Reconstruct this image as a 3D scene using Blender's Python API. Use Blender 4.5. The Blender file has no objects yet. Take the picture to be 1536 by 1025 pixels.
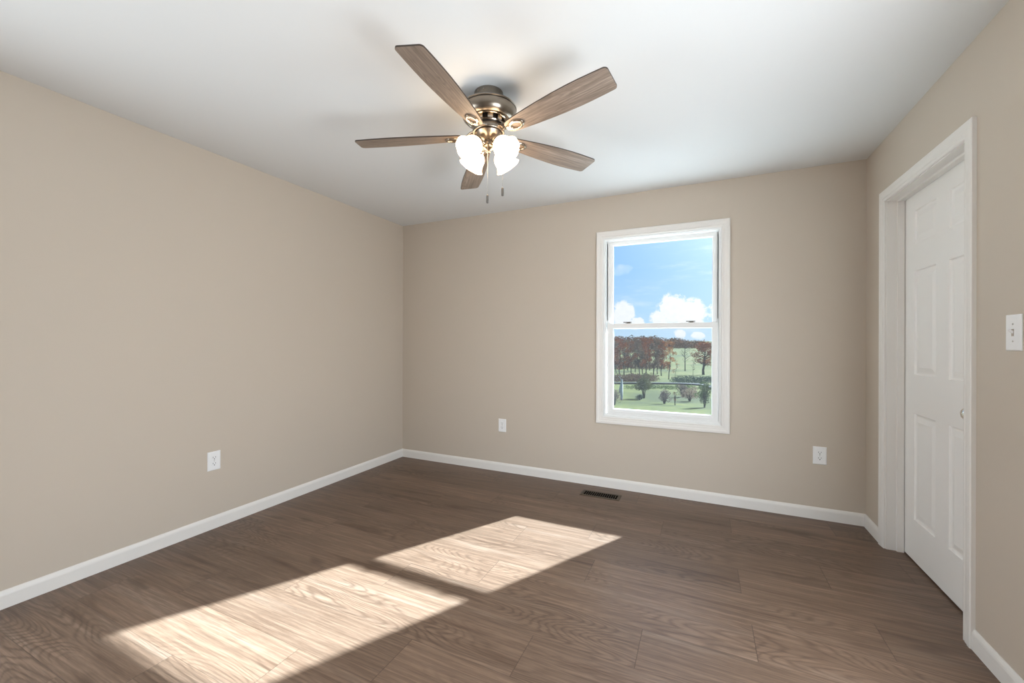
import bpy, bmesh, math, random
from mathutils import Vector, Matrix, noise as mnoise
PI = math.pi
SC = bpy.context.scene
C = SC.collection

# ------------------------------------------------------------------ camera
CAM = Vector((2.8837, -3.4653, 1.2205))
YAW = 0.4341
cd = bpy.data.cameras.new('camera')
cd.sensor_fit = 'HORIZONTAL'; cd.sensor_width = 36.0
cd.lens = 616.15 / 1536 * 36.0
cd.clip_start = 0.02; cd.clip_end = 3000
cam = bpy.data.objects.new('camera', cd); C.objects.link(cam)
cam.location = CAM
cam.rotation_euler = (Matrix.Rotation(YAW, 4, 'Z') @ Matrix.Rotation(PI / 2, 4, 'X') @ Matrix.Rotation(0.00285, 4, 'Z')).to_euler()
SC.camera = cam

# ------------------------------------------------------------------ colour management
SC.view_settings.view_transform = 'Standard'
SC.view_settings.look = 'None'
SC.view_settings.gamma = 1.0
SC.view_settings.exposure = 0.0
SC.view_settings.use_curve_mapping = False
cy = SC.cycles
cy.max_bounces = 12; cy.diffuse_bounces = 6; cy.glossy_bounces = 4; cy.transparent_max_bounces = 24
cy.caustics_reflective = False; cy.caustics_refractive = False
cy.sample_clamp_indirect = 6.0

# ------------------------------------------------------------------ node helpers
class NT:
    def __init__(s, tree): s.t = tree; s.n = tree.nodes; s.l = tree.links
    def add(s, kind, **kw):
        n = s.n.new(kind)
        for k, v in kw.items():
            if k.startswith('_'): setattr(n, k[1:], v)
            else: s.set(n.inputs[k], v)
        return n
    def set(s, inp, v):
        if hasattr(v, 'is_output') or isinstance(v, bpy.types.NodeSocket): s.l.new(v, inp)
        else: inp.default_value = v
    def math(s, op, a, b=None, c=None, clamp=False):
        n = s.n.new('ShaderNodeMath'); n.operation = op; n.use_clamp = clamp
        s.set(n.inputs[0], a)
        if b is not None: s.set(n.inputs[1], b)
        if c is not None: s.set(n.inputs[2], c)
        return n.outputs[0]
    def mix(s, fac, a, b, blend='MIX'):
        n = s.n.new('ShaderNodeMix'); n.data_type = 'RGBA'; n.blend_type = blend
        s.set(n.inputs[0], fac); s.set(n.inputs[6], a); s.set(n.inputs[7], b)
        return n.outputs[2]
    def ramp(s, fac, stops):
        n = s.n.new('ShaderNodeValToRGB'); e = n.color_ramp.elements
        while len(e) < len(stops): e.new(0.5)
        for i, (p, c) in enumerate(stops):
            e[i].position = p; e[i].color = c if len(c) == 4 else (*c, 1)
        s.set(n.inputs[0], fac); return n.outputs[0]
    def smooth(s, x, a, b):
        n = s.n.new('ShaderNodeMapRange'); n.interpolation_type = 'SMOOTHSTEP'
        s.set(n.inputs[0], x); n.inputs[1].default_value = a; n.inputs[2].default_value = b
        n.inputs[3].default_value = 0; n.inputs[4].default_value = 1
        return n.outputs[0]

# ------------------------------------------------------------------ world: clear sky with fair-weather cloud near the horizon
w = bpy.data.worlds.new('sky'); SC.world = w; w.use_nodes = True
w.node_tree.nodes.clear()
T = NT(w.node_tree)
tc = T.add('ShaderNodeTexCoord')
sep = T.add('ShaderNodeSeparateXYZ', Vector=tc.outputs['Generated'])
X, Y, Z = sep.outputs
elev = T.math('MULTIPLY', T.math('ARCSINE', Z), 57.2958)
azi = T.math('MULTIPLY', T.math('ARCTAN2', X, Y), 57.2958)
grad = T.ramp(T.math('DIVIDE', elev, 40.0, clamp=True), [(0.0, (0.52, 0.74, 0.97)), (0.11, (0.40, 0.66, 0.95)), (0.24, (0.26, 0.54, 0.93)), (0.40, (0.22, 0.49, 0.90)), (1.0, (0.17, 0.40, 0.82))])
vec = T.add('ShaderNodeCombineXYZ', X=azi, Y=elev, Z=0.0).outputs[0]
def nz(scale, detail, rough=0.55, sx=1, sy=1, off=(0, 0, 0)):
    mp = T.add('ShaderNodeMapping', Vector=vec, Scale=(sx, sy, 1), Location=off)
    return T.add('ShaderNodeTexNoise', Vector=mp.outputs[0], Scale=scale, Detail=detail, Roughness=rough).outputs['Fac']
nbig = nz(0.55, 8, 0.6)
nfine = nz(1.7, 6, 0.6, off=(3, 7, 0))
def puff(a0, e0, ra, re, floor_e):
    # a heaped cloud: an ellipse in (bearing, elevation) with a billowing rim and a flat base
    dx = T.math('DIVIDE', T.math('SUBTRACT', azi, a0), ra)
    dy = T.math('DIVIDE', T.math('SUBTRACT', elev, e0), re)
    d = T.math('SQRT', T.math('ADD', T.math('MULTIPLY', dx, dx), T.math('MULTIPLY', dy, dy)))
    d = T.math('ADD', d, T.math('MULTIPLY', T.math('SUBTRACT', nbig, 0.5), 1.7))
    d = T.math('ADD', d, T.math('MULTIPLY', T.math('SUBTRACT', nfine, 0.5), 0.7))
    m = T.math('SUBTRACT', 1.0, T.smooth(d, 0.80, 1.10))
    m = T.math('MULTIPLY', m, T.math('SUBTRACT', 1.0, T.smooth(elev, e0 + re * 0.9, e0 + re * 1.15)))
    return T.math('MULTIPLY', m, T.smooth(elev, floor_e - 0.5, floor_e + 0.7))
clouds = None
for a0, e0, ra, re, fe in [(-3.4, 4.0, 2.0, 2.4, 2.2), (-1.4, 3.6, 1.9, 2.0, 2.0), (-5.1, 3.0, 1.2, 1.2, 1.9), (-9.7, 3.6, 1.5, 1.9, 1.8), (-8.1, 2.4, 1.0, 0.9, 1.6), (-12.5, 3.4, 1.7, 2.0, 1.6),
                           (-2.6, 1.0, 0.8, 0.7, 0.3), (-0.6, 0.8, 0.9, 0.5, 0.2), (3.5, 4.2, 2.5, 2.4, 2.0), (10, 4.5, 3.5, 2.2, 2.0), (-22, 4.5, 4.0, 2.4, 2.0), (-34, 4.0, 4.0, 2.0, 2.0), (22, 4.0, 4.0, 2.0, 2.0)]:
    m = puff(a0, e0, ra, re, fe)
    clouds = m if clouds is None else T.math('MAXIMUM', clouds, m)
wisp = T.smooth(nz(0.22, 5, 0.6, sx=0.5, sy=2.2, off=(11, 3, 0)), 0.50, 0.78)
wisp = T.math('MULTIPLY', wisp, 0.45)
ccol = T.mix(nfine, (0.80, 0.86, 0.95, 1), (1.0, 1.0, 1.0, 1))
sky = T.mix(wisp, grad, (0.80, 0.90, 1.0, 1))
sky = T.mix(clouds, sky, ccol)
gnd = T.math('SUBTRACT', 1.0, T.smooth(elev, -1.0, 0.0))
# the bright aureole round the sun, well to the right of and above what the window shows
sdir = Vector((0.569, 1.0, 0.75)).normalized()
dt = T.add('ShaderNodeVectorMath', _operation='DOT_PRODUCT'); T.l.new(tc.outputs['Generated'], dt.inputs[0]); dt.inputs[1].default_value = sdir
ang = T.math('MULTIPLY', T.math('ARCCOSINE', T.math('MINIMUM', dt.outputs['Value'], 1.0)), 57.2958)
glow = T.math('MULTIPLY', T.math('EXPONENT', T.math('DIVIDE', ang, -8.5)), 26.0)
gv = T.add('ShaderNodeVectorMath', _operation='SCALE'); gv.inputs[0].default_value = (0.90, 0.96, 1.0); T.set(gv.inputs['Scale'], glow)
sky = T.mix(1.0, sky, gv.outputs[0], 'ADD')
sky = T.mix(gnd, sky, (0.22, 0.22, 0.14, 1))
bg = T.add('ShaderNodeBackground', Color=sky, Strength=1.0)
out = T.add('ShaderNodeOutputWorld'); T.l.new(bg.outputs[0], out.inputs[0])
w.cycles.sampling_method = 'AUTOMATIC'

# ------------------------------------------------------------------ sun (beyond the window wall, to the right, 33 degrees up)
sl = bpy.data.lights.new('sun', 'SUN'); sl.energy = 48.0; sl.angle = math.radians(0.9); sl.color = (0.76, 0.90, 1.0)
sun = bpy.data.objects.new('sun', sl); C.objects.link(sun)
sun.rotation_euler = Vector((0.569, 1.0, 0.75)).to_track_quat('Z', 'Y').to_euler()
sun.location = (10, 15, 12)
# added fill lamps outside two made-up side windows, brightening the room
def area(name, loc, direction, sx, sy, power, col):
    l = bpy.data.lights.new(name, 'AREA'); l.shape = 'RECTANGLE'; l.size = sx; l.size_y = sy; l.energy = power; l.color = col
    o = bpy.data.objects.new(name, l); C.objects.link(o); o.location = loc
    o.rotation_euler = Vector(direction).to_track_quat('-Z', 'Y').to_euler(); return o
area('fill_light_right', (3.8707 + 0.24, -2.45, 0.80), (-1.0, 0.34, -0.12), 1.5, 1.5, 116.0, (0.86, 0.935, 1.0))
area('fill_light_left', (-0.24, -3.75, 0.80), (1.0, 0.50, -0.10), 1.5, 1.5, 78.0, (0.86, 0.94, 1.0))

# ================================================================== geometry helpers
W = 3.8707; H = 2.44; YF = -5.40; TW = 0.115
def obj(name, bm, mats, parent=None, smooth=False, bevel=0.0, seg=2, loc=None):
    me = bpy.data.meshes.new(name)
    bmesh.ops.recalc_face_normals(bm, faces=bm.faces) if smooth != 'keep' else None
    bm.to_mesh(me); bm.free()
    for m in (mats if isinstance(mats, (list, tuple)) else [mats]): me.materials.append(m)
    if smooth:
        for p in me.polygons: p.use_smooth = True
    o = bpy.data.objects.new(name, me); C.objects.link(o)
    if loc is not None: o.location = loc
    if parent is not None: o.parent = parent
    if bevel:
        md = o.modifiers.new('bevel', 'BEVEL'); md.width = bevel; md.segments = seg; md.limit_method = 'ANGLE'; md.angle_limit = 0.6
    if smooth is True:
        md = o.modifiers.new('edges', 'EDGE_SPLIT'); md.split_angle = math.radians(40)
    return o
def box(bm, x0, x1, y0, y1, z0, z1, mi=0):
    vs = [bm.verts.new((x, y, z)) for x in (x0, x1) for y in (y0, y1) for z in (z0, z1)]
    for f in ((0, 1, 3, 2), (4, 6, 7, 5), (0, 4, 5, 1), (2, 3, 7, 6), (0, 2, 6, 4), (1, 5, 7, 3)):
        bm.faces.new([vs[i] for i in f]).material_index = mi
def BM(): return bmesh.new()
def lathe(bm, prof, n=48, M=None, mi=0):
    M = M or Matrix.Identity(4); rings = []
    for r, z in prof:
        if r < 1e-5: rings.append([bm.verts.new(M @ Vector((0, 0, z)))])
        else: rings.append([bm.verts.new(M @ Vector((r * math.cos(2 * PI * k / n), r * math.sin(2 * PI * k / n), z))) for k in range(n)])
    for a, b in zip(rings, rings[1:]):
        for k in range(n):
            k2 = (k + 1) % n
            if len(a) == 1 and len(b) == 1: continue
            if len(a) == 1: f = bm.faces.new((a[0], b[k], b[k2]))
            elif len(b) == 1: f = bm.faces.new((a[k], b[0], a[k2]))
            else: f = bm.faces.new((a[k], b[k], b[k2], a[k2]))
            f.material_index = mi
def tube(bm, pts, rad, n=10, cap=True, mi=0):
    pts = [Vector(p) for p in pts]; rings = []
    rads = rad if isinstance(rad, (list, tuple)) else [rad] * len(pts)
    up = None
    for i, p in enumerate(pts):
        d = (pts[min(i + 1, len(pts) - 1)] - pts[max(i - 1, 0)]).normalized()
        if up is None:
            up = d.orthogonal().normalized()
        up = (up - d * up.dot(d)).normalized(); s = d.cross(up)
        rings.append([bm.verts.new(p + (up * math.cos(2 * PI * k / n) + s * math.sin(2 * PI * k / n)) * rads[i]) for k in range(n)])
    for a, b in zip(rings, rings[1:]):
        for k in range(n):
            bm.faces.new((a[k], a[(k + 1) % n], b[(k + 1) % n], b[k])).material_index = mi
    if cap:
        bm.faces.new(list(reversed(rings[0]))).material_index = mi; bm.faces.new(rings[-1]).material_index = mi
def prism(bm, outline, z0, z1, M=None, mi=0, mi_side=None):
    M = M or Matrix.Identity(4)
    a = [bm.verts.new(M @ Vector((x, y, z0))) for x, y in outline]
    b = [bm.verts.new(M @ Vector((x, y, z1))) for x, y in outline]
    bm.faces.new(list(reversed(a))).material_index = mi; bm.faces.new(b).material_index = mi
    n = len(outline)
    for k in range(n):
        bm.faces.new((a[k], a[(k + 1) % n], b[(k + 1) % n], b[k])).material_index = mi if mi_side is None else mi_side
def frame(bm, u0, u1, v0, v1, prof, mp, bottom=True):
    """a moulding swept round a rectangle, mitred; prof is (inset, height) pairs, closed on itself; mp maps (u,v,h) to space"""
    loops = []
    for ins, h in prof:
        if bottom: pts = [(u0 + ins, v0 + ins), (u0 + ins, v1 - ins), (u1 - ins, v1 - ins), (u1 - ins, v0 + ins)]
        else: pts = [(u0 + ins, v0), (u0 + ins, v1 - ins), (u1 - ins, v1 - ins), (u1 - ins, v0)]
        loops.append([bm.verts.new(mp(u, v, h)) for u, v in pts])
    n = len(prof)
    for i in range(n):
        a, b = loops[i], loops[(i + 1) % n]
        for k in range(4 if bottom else 3):
            bm.faces.new((a[k], a[(k + 1) % 4], b[(k + 1) % 4], b[k]))
    if not bottom:
        bm.faces.new([l[0] for l in loops]); bm.faces.new([l[3] for l in reversed(loops)])
def struct(name, bm, m, parent=None, **kw):
    o = obj(name, bm, m, parent, **kw)
    if parent is None: o['kind'] = 'structure'
    return o
def empty(name, loc, label=None, cat=None, group=None, kind=None, rz=0):
    o = bpy.data.objects.new(name, None); C.objects.link(o); o.location = loc; o.rotation_euler = (0, 0, rz)
    o.empty_display_size = 0.05
    return tag(o, label, cat, group, kind)
def tag(o, label=None, cat=None, group=None, kind=None):
    if label: o['label'] = label
    if cat: o['category'] = cat
    if group: o['group'] = group
    if kind: o['kind'] = kind
    return o

# ================================================================== materials
def mat(name):
    m = bpy.data.materials.new(name); m.use_nodes = True; m.node_tree.nodes.clear()
    t = NT(m.node_tree); o = t.add('ShaderNodeOutputMaterial'); return m, t, o
def pbr(name, col, rough=0.5, metal=0.0, spec=0.5, bump=None, var=0.0, vscale=3.0):
    m, t, o = mat(name)
    p = t.add('ShaderNodeBsdfPrincipled', Roughness=rough, Metallic=metal)
    p.inputs['Specular IOR Level'].default_value = spec
    c4 = (*col, 1)
    tcn = t.add('ShaderNodeTexCoord')
    if var:
        nn = t.add('ShaderNodeTexNoise', Vector=tcn.outputs['Object'], Scale=vscale, Detail=4.0)
        c = t.mix(nn.outputs['Fac'], tuple(x * (1 - var) for x in col) + (1,), tuple(min(1, x * (1 + var)) for x in col) + (1,))
        t.set(p.inputs['Base Color'], c)
    else: p.inputs['Base Color'].default_value = c4
    if bump:
        sc, st, dist = bump
        nb = t.add('ShaderNodeTexNoise', Vector=tcn.outputs['Object'], Scale=sc, Detail=3.0)
        b = t.add('ShaderNodeBump', Height=nb.outputs['Fac'], Strength=st, Distance=dist)
        t.set(p.inputs['Normal'], b.outputs[0])
    t.l.new(p.outputs[0], o.inputs[0]); return m
M_WALL = pbr('wall_paint', (0.540, 0.472, 0.395), 0.62, spec=0.3, bump=(260, 0.12, 0.001), var=0.012, vscale=1.5)
M_CEIL = pbr('ceiling_paint', (0.715, 0.722, 0.722), 0.8, spec=0.2, bump=(300, 0.1, 0.001))
M_TRIM = pbr('white_trim_paint', (0.77, 0.745, 0.71), 0.38, spec=0.45)
M_DOOR = pbr('white_door_paint', (0.83, 0.81, 0.78), 0.42, spec=0.45, bump=(120, 0.06, 0.001))
M_VINYL = pbr('white_vinyl', (0.80, 0.80, 0.79), 0.35, spec=0.5)
M_PLATE = pbr('white_plastic_plate', (0.82, 0.82, 0.82), 0.3, spec=0.5)
M_BLACK = pbr('slot_black', (0.006, 0.005, 0.005), 0.9, spec=0.05)
M_SCREW = pbr('screw_metal', (0.55, 0.53, 0.50), 0.35, metal=0.9)
M_CHROME = pbr('satin_chrome', (0.80, 0.77, 0.72), 0.16, metal=1.0)
M_NICKEL = pbr('brushed_nickel', (0.27, 0.232, 0.19), 0.30, metal=1.0, var=0.06, vscale=60)
M_NICKEL_D = pbr('nickel_shadow_band', (0.05, 0.043, 0.037), 0.4, metal=0.8)  # darkened nickel: shade of the fan's grooves and gaps put into the colour
M_NICKEL_B = pbr('polished_nickel', (0.48, 0.42, 0.35), 0.18, metal=1.0)
M_LATCH = pbr('latch_backlit_taupe', (0.13, 0.12, 0.10), 0.4, spec=0.4)  # the locks' backlit darkness is put into this colour
M_VENT = pbr('vent_bronze', (0.085, 0.062, 0.042), 0.5, metal=0.3, var=0.15, vscale=50)
M_FOB = pbr('fob_pewter', (0.16, 0.15, 0.14), 0.35, metal=0.6)
M_DARK = pbr('closet_shade_dark', (0.05, 0.045, 0.04), 0.9)  # shade behind the closed door put into the colour

# ---- floor: wood-look planks; UV 'board' is metres on the board, 'board_id' is (random, random), colour comes from the board's own figure
def wood(name, light, mid, dark, uvn, idn, grain=1.0, rough=0.42, seams=None, tint_amt=0.10, cath=1.0, coat=0.0):
    m, t, o = mat(name)
    uv = t.add('ShaderNodeUVMap', _uv_map=uvn).outputs[0]
    idv = t.add('ShaderNodeUVMap', _uv_map=idn).outputs[0]
    si = t.add('ShaderNodeSeparateXYZ', Vector=idv); r1, r2 = si.outputs[0], si.outputs[1]
    su = t.add('ShaderNodeSeparateXYZ', Vector=uv); u, v = su.outputs[0], su.outputs[1]
    off = t.math('MULTIPLY', r1, 37.0); off2 = t.math('MULTIPLY', r2, 53.0)
    def P(sx, sy):
        return t.add('ShaderNodeCombineXYZ', X=t.math('MULTIPLY_ADD', u, sx, off), Y=t.math('MULTIPLY_ADD', v, sy, off2), Z=off).outputs[0]
    # figure field: contour lines of a stretched noise give the cathedral arches
    f0 = t.add('ShaderNodeTexNoise', Vector=P(0.95 * grain, 5.0 * grain), Scale=1.0, Detail=1.3, Roughness=0.4).outputs['Fac']
    wob = t.add('ShaderNodeTexNoise', Vector=P(9 * grain, 60 * grain), Scale=1.0, Detail=3.0).outputs['Fac']
    fld = t.math('ADD', t.math('MULTIPLY', f0, 40.0), t.math('MULTIPLY', wob, 0.9))
    ring = t.math('MULTIPLY_ADD', t.math('SINE', t.math('MULTIPLY', fld, 6.2832)), 0.5, 0.5)
    ring = t.math('POWER', ring, 2.6)
    broad = t.add('ShaderNodeTexNoise', Vector=P(1.0 * grain, 13 * grain), Scale=1.0, Detail=4.0, Roughness=0.62, Distortion=0.35).outputs['Fac']
    streak = t.add('ShaderNodeTexNoise', Vector=P(2.6 * grain, 75 * grain), Scale=1.0, Detail=5.0, Roughness=0.7).outputs['Fac']
    pore = t.add('ShaderNodeTexNoise', Vector=P(14 * grain, 420 * grain), Scale=1.0, Detail=2.0).outputs['Fac']
    knotn = t.add('ShaderNodeTexNoise', Vector=P(3.2 * grain, 9 * grain), Scale=1.0, Detail=2.0).outputs['Fac']
    knot = t.smooth(knotn, 0.64, 0.78)
    base = t.ramp(broad, [(0.30, dark), (0.43, mid), (0.56, mid), (0.72, light)])
    fine = t.add('ShaderNodeTexNoise', Vector=P(5.5 * grain, 170 * grain), Scale=1.0, Detail=3.0, Roughness=0.6).outputs['Fac']
    base = t.mix(t.math('MULTIPLY', t.math('SUBTRACT', 1.0, t.smooth(fine, 0.36, 0.54)), 0.28), base, (*[c * 0.5 for c in dark], 1))
    s1 = t.smooth(streak, 0.40, 0.66)
    base = t.mix(t.math('MULTIPLY', t.math('SUBTRACT', 1.0, s1), 0.50), base, (*[c * 0.62 for c in dark], 1))
    cmask = t.smooth(t.add('ShaderNodeTexNoise', Vector=P(0.7 * grain, 2.6 * grain), Scale=1.0, Detail=1.0).outputs['Fac'], 0.46, 0.60)
    base = t.mix(t.math('MULTIPLY', t.math('MULTIPLY', ring, cmask), 0.50 * cath), base, (*[c * 0.55 for c in dark], 1))
    base = t.mix(t.math('MULTIPLY', knot, 0.55), base, (*[c * 0.5 for c in dark], 1))
    base = t.mix(t.math('MULTIPLY', t.smooth(pore, 0.50, 0.75), 0.12), base, (*[min(1, c * 1.25) for c in light], 1))
    tone = t.math('MULTIPLY_ADD', r2, 2 * tint_amt, 1 - tint_amt)
    vm = t.add('ShaderNodeVectorMath', _operation='SCALE'); t.set(vm.inputs[0], base); t.set(vm.inputs['Scale'], tone); base = vm.outputs[0]
    if seams:
        L, B = seams
        du = t.math('MINIMUM', u, t.math('SUBTRACT', L, u)); dv = t.math('MINIMUM', v, t.math('SUBTRACT', B, v))
        sm = t.math('MAXIMUM', t.math('SUBTRACT', 1.0, t.smooth(du, 0.0007, 0.0020)), t.math('MULTIPLY', t.math('SUBTRACT', 1.0, t.smooth(dv, 0.0006, 0.0018)), 0.75))
        base = t.mix(t.math('MULTIPLY', sm, 0.6), base, (*[c * 0.35 for c in dark], 1))
    p = t.add('ShaderNodeBsdfPrincipled', Roughness=t.math('MULTIPLY_ADD', streak, 0.12, rough - 0.06))
    t.set(p.inputs['Base Color'], base); p.inputs['Specular IOR Level'].default_value = 0.34
    h = t.math('ADD', t.math('MULTIPLY', streak, 0.6), t.math('MULTIPLY', ring, -0.25))
    if seams: h = t.math('SUBTRACT', h, t.math('MULTIPLY', sm, 1.5))
    b = t.add('ShaderNodeBump', Height=h, Strength=0.25, Distance=0.0012); t.set(p.inputs['Normal'], b.outputs[0])
    t.l.new(p.outputs[0], o.inputs[0]); return m
BL, BW = 1.22, 0.231
M_FLOOR = wood('floor_planks', (0.262, 0.188, 0.140), (0.208, 0.137, 0.095), (0.108, 0.064, 0.041), 'board', 'board_id', rough=0.40, seams=(BL, BW))
M_BLADE = wood('driftwood_blade', (0.42, 0.335, 0.27), (0.31, 0.238, 0.188), (0.175, 0.13, 0.10), 'board', 'board_id', grain=1.7, rough=0.5, tint_amt=0.05, cath=0.6)
M_BLADE_EDGE = pbr('blade_edge_dark', (0.045, 0.03, 0.022), 0.5)

# ================================================================== room shell
# window and door openings
WX0, WX1, WZ0, WZ1 = 2.1245, 3.0127, 0.5923, 2.0883          # window opening inside the casing
DY0, DY1, DZ = -0.334, -1.146, 2.053                          # door opening (jamb faces)
WY0, WY1, WYZ = WX0 - 0.012, WX1 + 0.012, 0.012
bm = BM()
uvl = bm.loops.layers.uv.new('board'); idl = bm.loops.layers.uv.new('board_id')
rnd = random.Random(5)
anch = {0: 3.652, 1: 3.056, 2: 1.426, 3: 3.465, 4: 1.838, 5: 2.342, 6: 1.86, 7: 2.656, 8: 2.25, 9: 1.81, 10: 1.437, 11: 1.023}
XL, XR = -0.12, W + 0.75
for k in range(-1, 24):
    y1 = -0.032 - BW * k; y0 = y1 - BW
    a = anch.get(k, rnd.uniform(0, BL)); x = a - math.ceil((a - XL) / BL) * BL
    while x < XR:
        xa, xb = max(x, XL), min(x + BL, XR)
        ya, yb = y0, min(y1, 0.13)
        if xb - xa > 1e-4:
            f = bm.faces.new([bm.verts.new((px, py, 0.0)) for px, py in ((xa, ya), (xb, ya), (xb, yb), (xa, yb))])
            ra, rb = rnd.random(), rnd.random()
            for lp in f.loops:
                lp[uvl].uv = (lp.vert.co.x - x, lp.vert.co.y - y0); lp[idl].uv = (ra, rb)
        x += BL
YEND = -0.032 - BW * 24
box(bm, XL, XR, YEND, 0.13, -0.12, -0.004)
struct('floor', bm, M_FLOOR, smooth='keep')
bm = BM(); box(bm, -0.12, W + 0.75, YF - 0.12, 0.13, H, H + 0.12); struct('ceiling', bm, M_CEIL)
LW = (-4.45, -3.05, 0.25, 1.65); RW = (-3.15, -1.80, 0.25, 1.65)      # openings of the two added side windows, out of view
def pierced(bm, xa, xb, y0, y1, hole):
    a, b, z0, z1 = hole
    box(bm, xa, xb, y0, a, 0, H); box(bm, xa, xb, b, y1, 0, H); box(bm, xa, xb, a, b, 0, z0); box(bm, xa, xb, a, b, z1, H)
bm = BM(); pierced(bm, -0.12, 0, YF - 0.12, 0.13, LW); struct('wall_left', bm, M_WALL)
bm = BM()
bx0, bx1, bz0, bz1 = WX0 - 0.004, WX1 + 0.004, WZ0 - 0.004, WZ1 + 0.004
box(bm, 0, bx0, 0, 0.13, 0, H); box(bm, bx1, W, 0, 0.13, 0, H); box(bm, bx0, bx1, 0, 0.13, 0, bz0); box(bm, bx0, bx1, 0, 0.13, bz1, H)
struct('wall_back', bm, M_WALL)
bm = BM()
box(bm, W, W + TW, DY0 + 0.018, 0.13, 0, H); pierced(bm, W, W + TW, YF - 0.12, DY1 - 0.018, RW); box(bm, W, W + TW, DY1 - 0.018, DY0 + 0.018, DZ + 0.018, H)
struct('wall_right', bm, M_WALL)
# dark box added behind the closed door to keep outside light from its gap
bm = BM(); box(bm, W + 0.70, W + 0.75, -1.40, 0.13, 0, H); box(bm, W + TW, W + 0.70, -1.40, -1.35, 0, H); box(bm, W + TW, W + 0.70, 0.08, 0.13, 0, H)
struct('closet_light_block', bm, M_DARK)
# wall behind the camera
bm = BM()
box(bm, 0, W, YF - 0.12, YF, 0, H)
struct('wall_front', bm, M_WALL)

# ---- baseboards (8 cm, eased top)
BP = [(0, 0), (0.0121, 0), (0.0121, 0.060), (0.0105, 0.068), (0.0060, 0.0775), (0.003, 0.081), (0, 0.081)]
def baseboard(name, p0, p1, nrm, m0=0, m1=0):
    """p0->p1 along the wall; m0/m1 = +1 where the end is mitred into an inside corner"""
    p0, p1, n = Vector(p0), Vector(p1), Vector(nrm); d = (p1 - p0).normalized(); bm = BM()
    A = [bm.verts.new(p0 + n * t + Vector((0, 0, z)) + d * (t * m0)) for t, z in BP]
    B = [bm.verts.new(p1 + n * t + Vector((0, 0, z)) - d * (t * m1)) for t, z in BP]
    for k in range(len(BP)): bm.faces.new((A[k], A[(k + 1) % len(BP)], B[(k + 1) % len(BP)], B[k]))
    bm.faces.new(list(reversed(A))); bm.faces.new(B)
    return struct(name, bm, M_TRIM)
baseboard('baseboard_left', (0, YF, 0), (0, 0, 0), (1, 0, 0), 0, 1)
baseboard('baseboard_back', (0, 0, 0), (W, 0, 0), (0, -1, 0), 1, 1)
CY0, CY1, CZ = -0.2639, -1.2101, 2.1224
baseboard('baseboard_right', (W, 0, 0), (W, CY0, 0), (-1, 0, 0), 1, 0)
baseboard('baseboard_right', (W, CY1, 0), (W, YF, 0), (-1, 0, 0), 0, 0)

# ---- window casing
CAS = [(0, 0), (0, 0.014), (0.004, 0.017), (0.018, 0.017), (0.026, 0.0145), (0.040, 0.0135), (0.044, 0.0105), (0.049, 0.012), (0.0545, 0.011), (0.0572, 0.0085), (0.0572, 0)]
bm = BM(); frame(bm, 2.0675, 3.0697, 0.5353, 2.1453, CAS, lambda u, v, h: (u, -h, v))
struct('trim_1', bm, M_TRIM)
# ---- plain casings, frames and meeting rails of the two added, unseen side windows
for nm, hole, xw, sg in (('added_window_right', RW, W, 1), ('added_window_left', LW, 0.0, -1)):
    a, b, z0, z1 = hole; bm = BM()
    frame(bm, a - 0.05, b + 0.05, z0 - 0.05, z1 + 0.05, CAS, lambda u, v, h: (xw - sg * h, u, v))
    wf = struct(nm, bm, M_TRIM); bm = BM()
    frame(bm, a, b, z0, z1, [(0, 0), (0.03, 0), (0.03, 0.05), (0, 0.05)], lambda u, v, h: (xw + sg * (0.05 + h), u, v))
    box(bm, min(xw + sg * 0.05, xw + sg * 0.09), max(xw + sg * 0.05, xw + sg * 0.09), a, b, (z0 + z1) / 2 - 0.02, (z0 + z1) / 2 + 0.02)
    obj('added_window_sash', bm, M_TRIM, wf)
# ---- door casing
k_ = (0.064 / 0.0572)
bm = BM(); frame(bm, 0, CY0 - CY1, 0, CZ, [(a * k_, h) for a, h in CAS], lambda u, v, h: (W - h, CY0 - u, v), bottom=False)
struct('trim_2', bm, M_TRIM)

# ================================================================== window_1: white vinyl double-hung window
win = bpy.data.objects.new('window_1', None); C.objects.link(win); win.location = (0, 0, 0); win['kind'] = 'structure'
win.location = ((WX0 + WX1) / 2, 0.0, WZ0)
def wpart(name, bm, m, parent=win, **kw):
    bmesh.ops.translate(bm, verts=bm.verts, vec=-win.location)
    return obj(name, bm, m, parent, **kw)
XZ = lambda y0: (lambda u, v, h: (u, y0 - h, v))
bm = BM()
frame(bm, WX0 - 0.004, WX1 + 0.004, WZ0 - 0.004, WZ1 + 0.004, [(0, 0.130), (0, 0.004), (0.012, 0.004), (0.012, 0.114), (0.024, 0.114), (0.024, 0.100), (0.013, 0.100)][0:0] or
      [(0, -0.128), (0, -0.002), (0.016, -0.002), (0.016, -0.016), (0.022, -0.016), (0.022, -0.060), (0.0285, -0.060), (0.0285, -0.064), (0.022, -0.064), (0.022, -0.096), (0.034, -0.096), (0.034, -0.128)], XZ(0.0))
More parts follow.
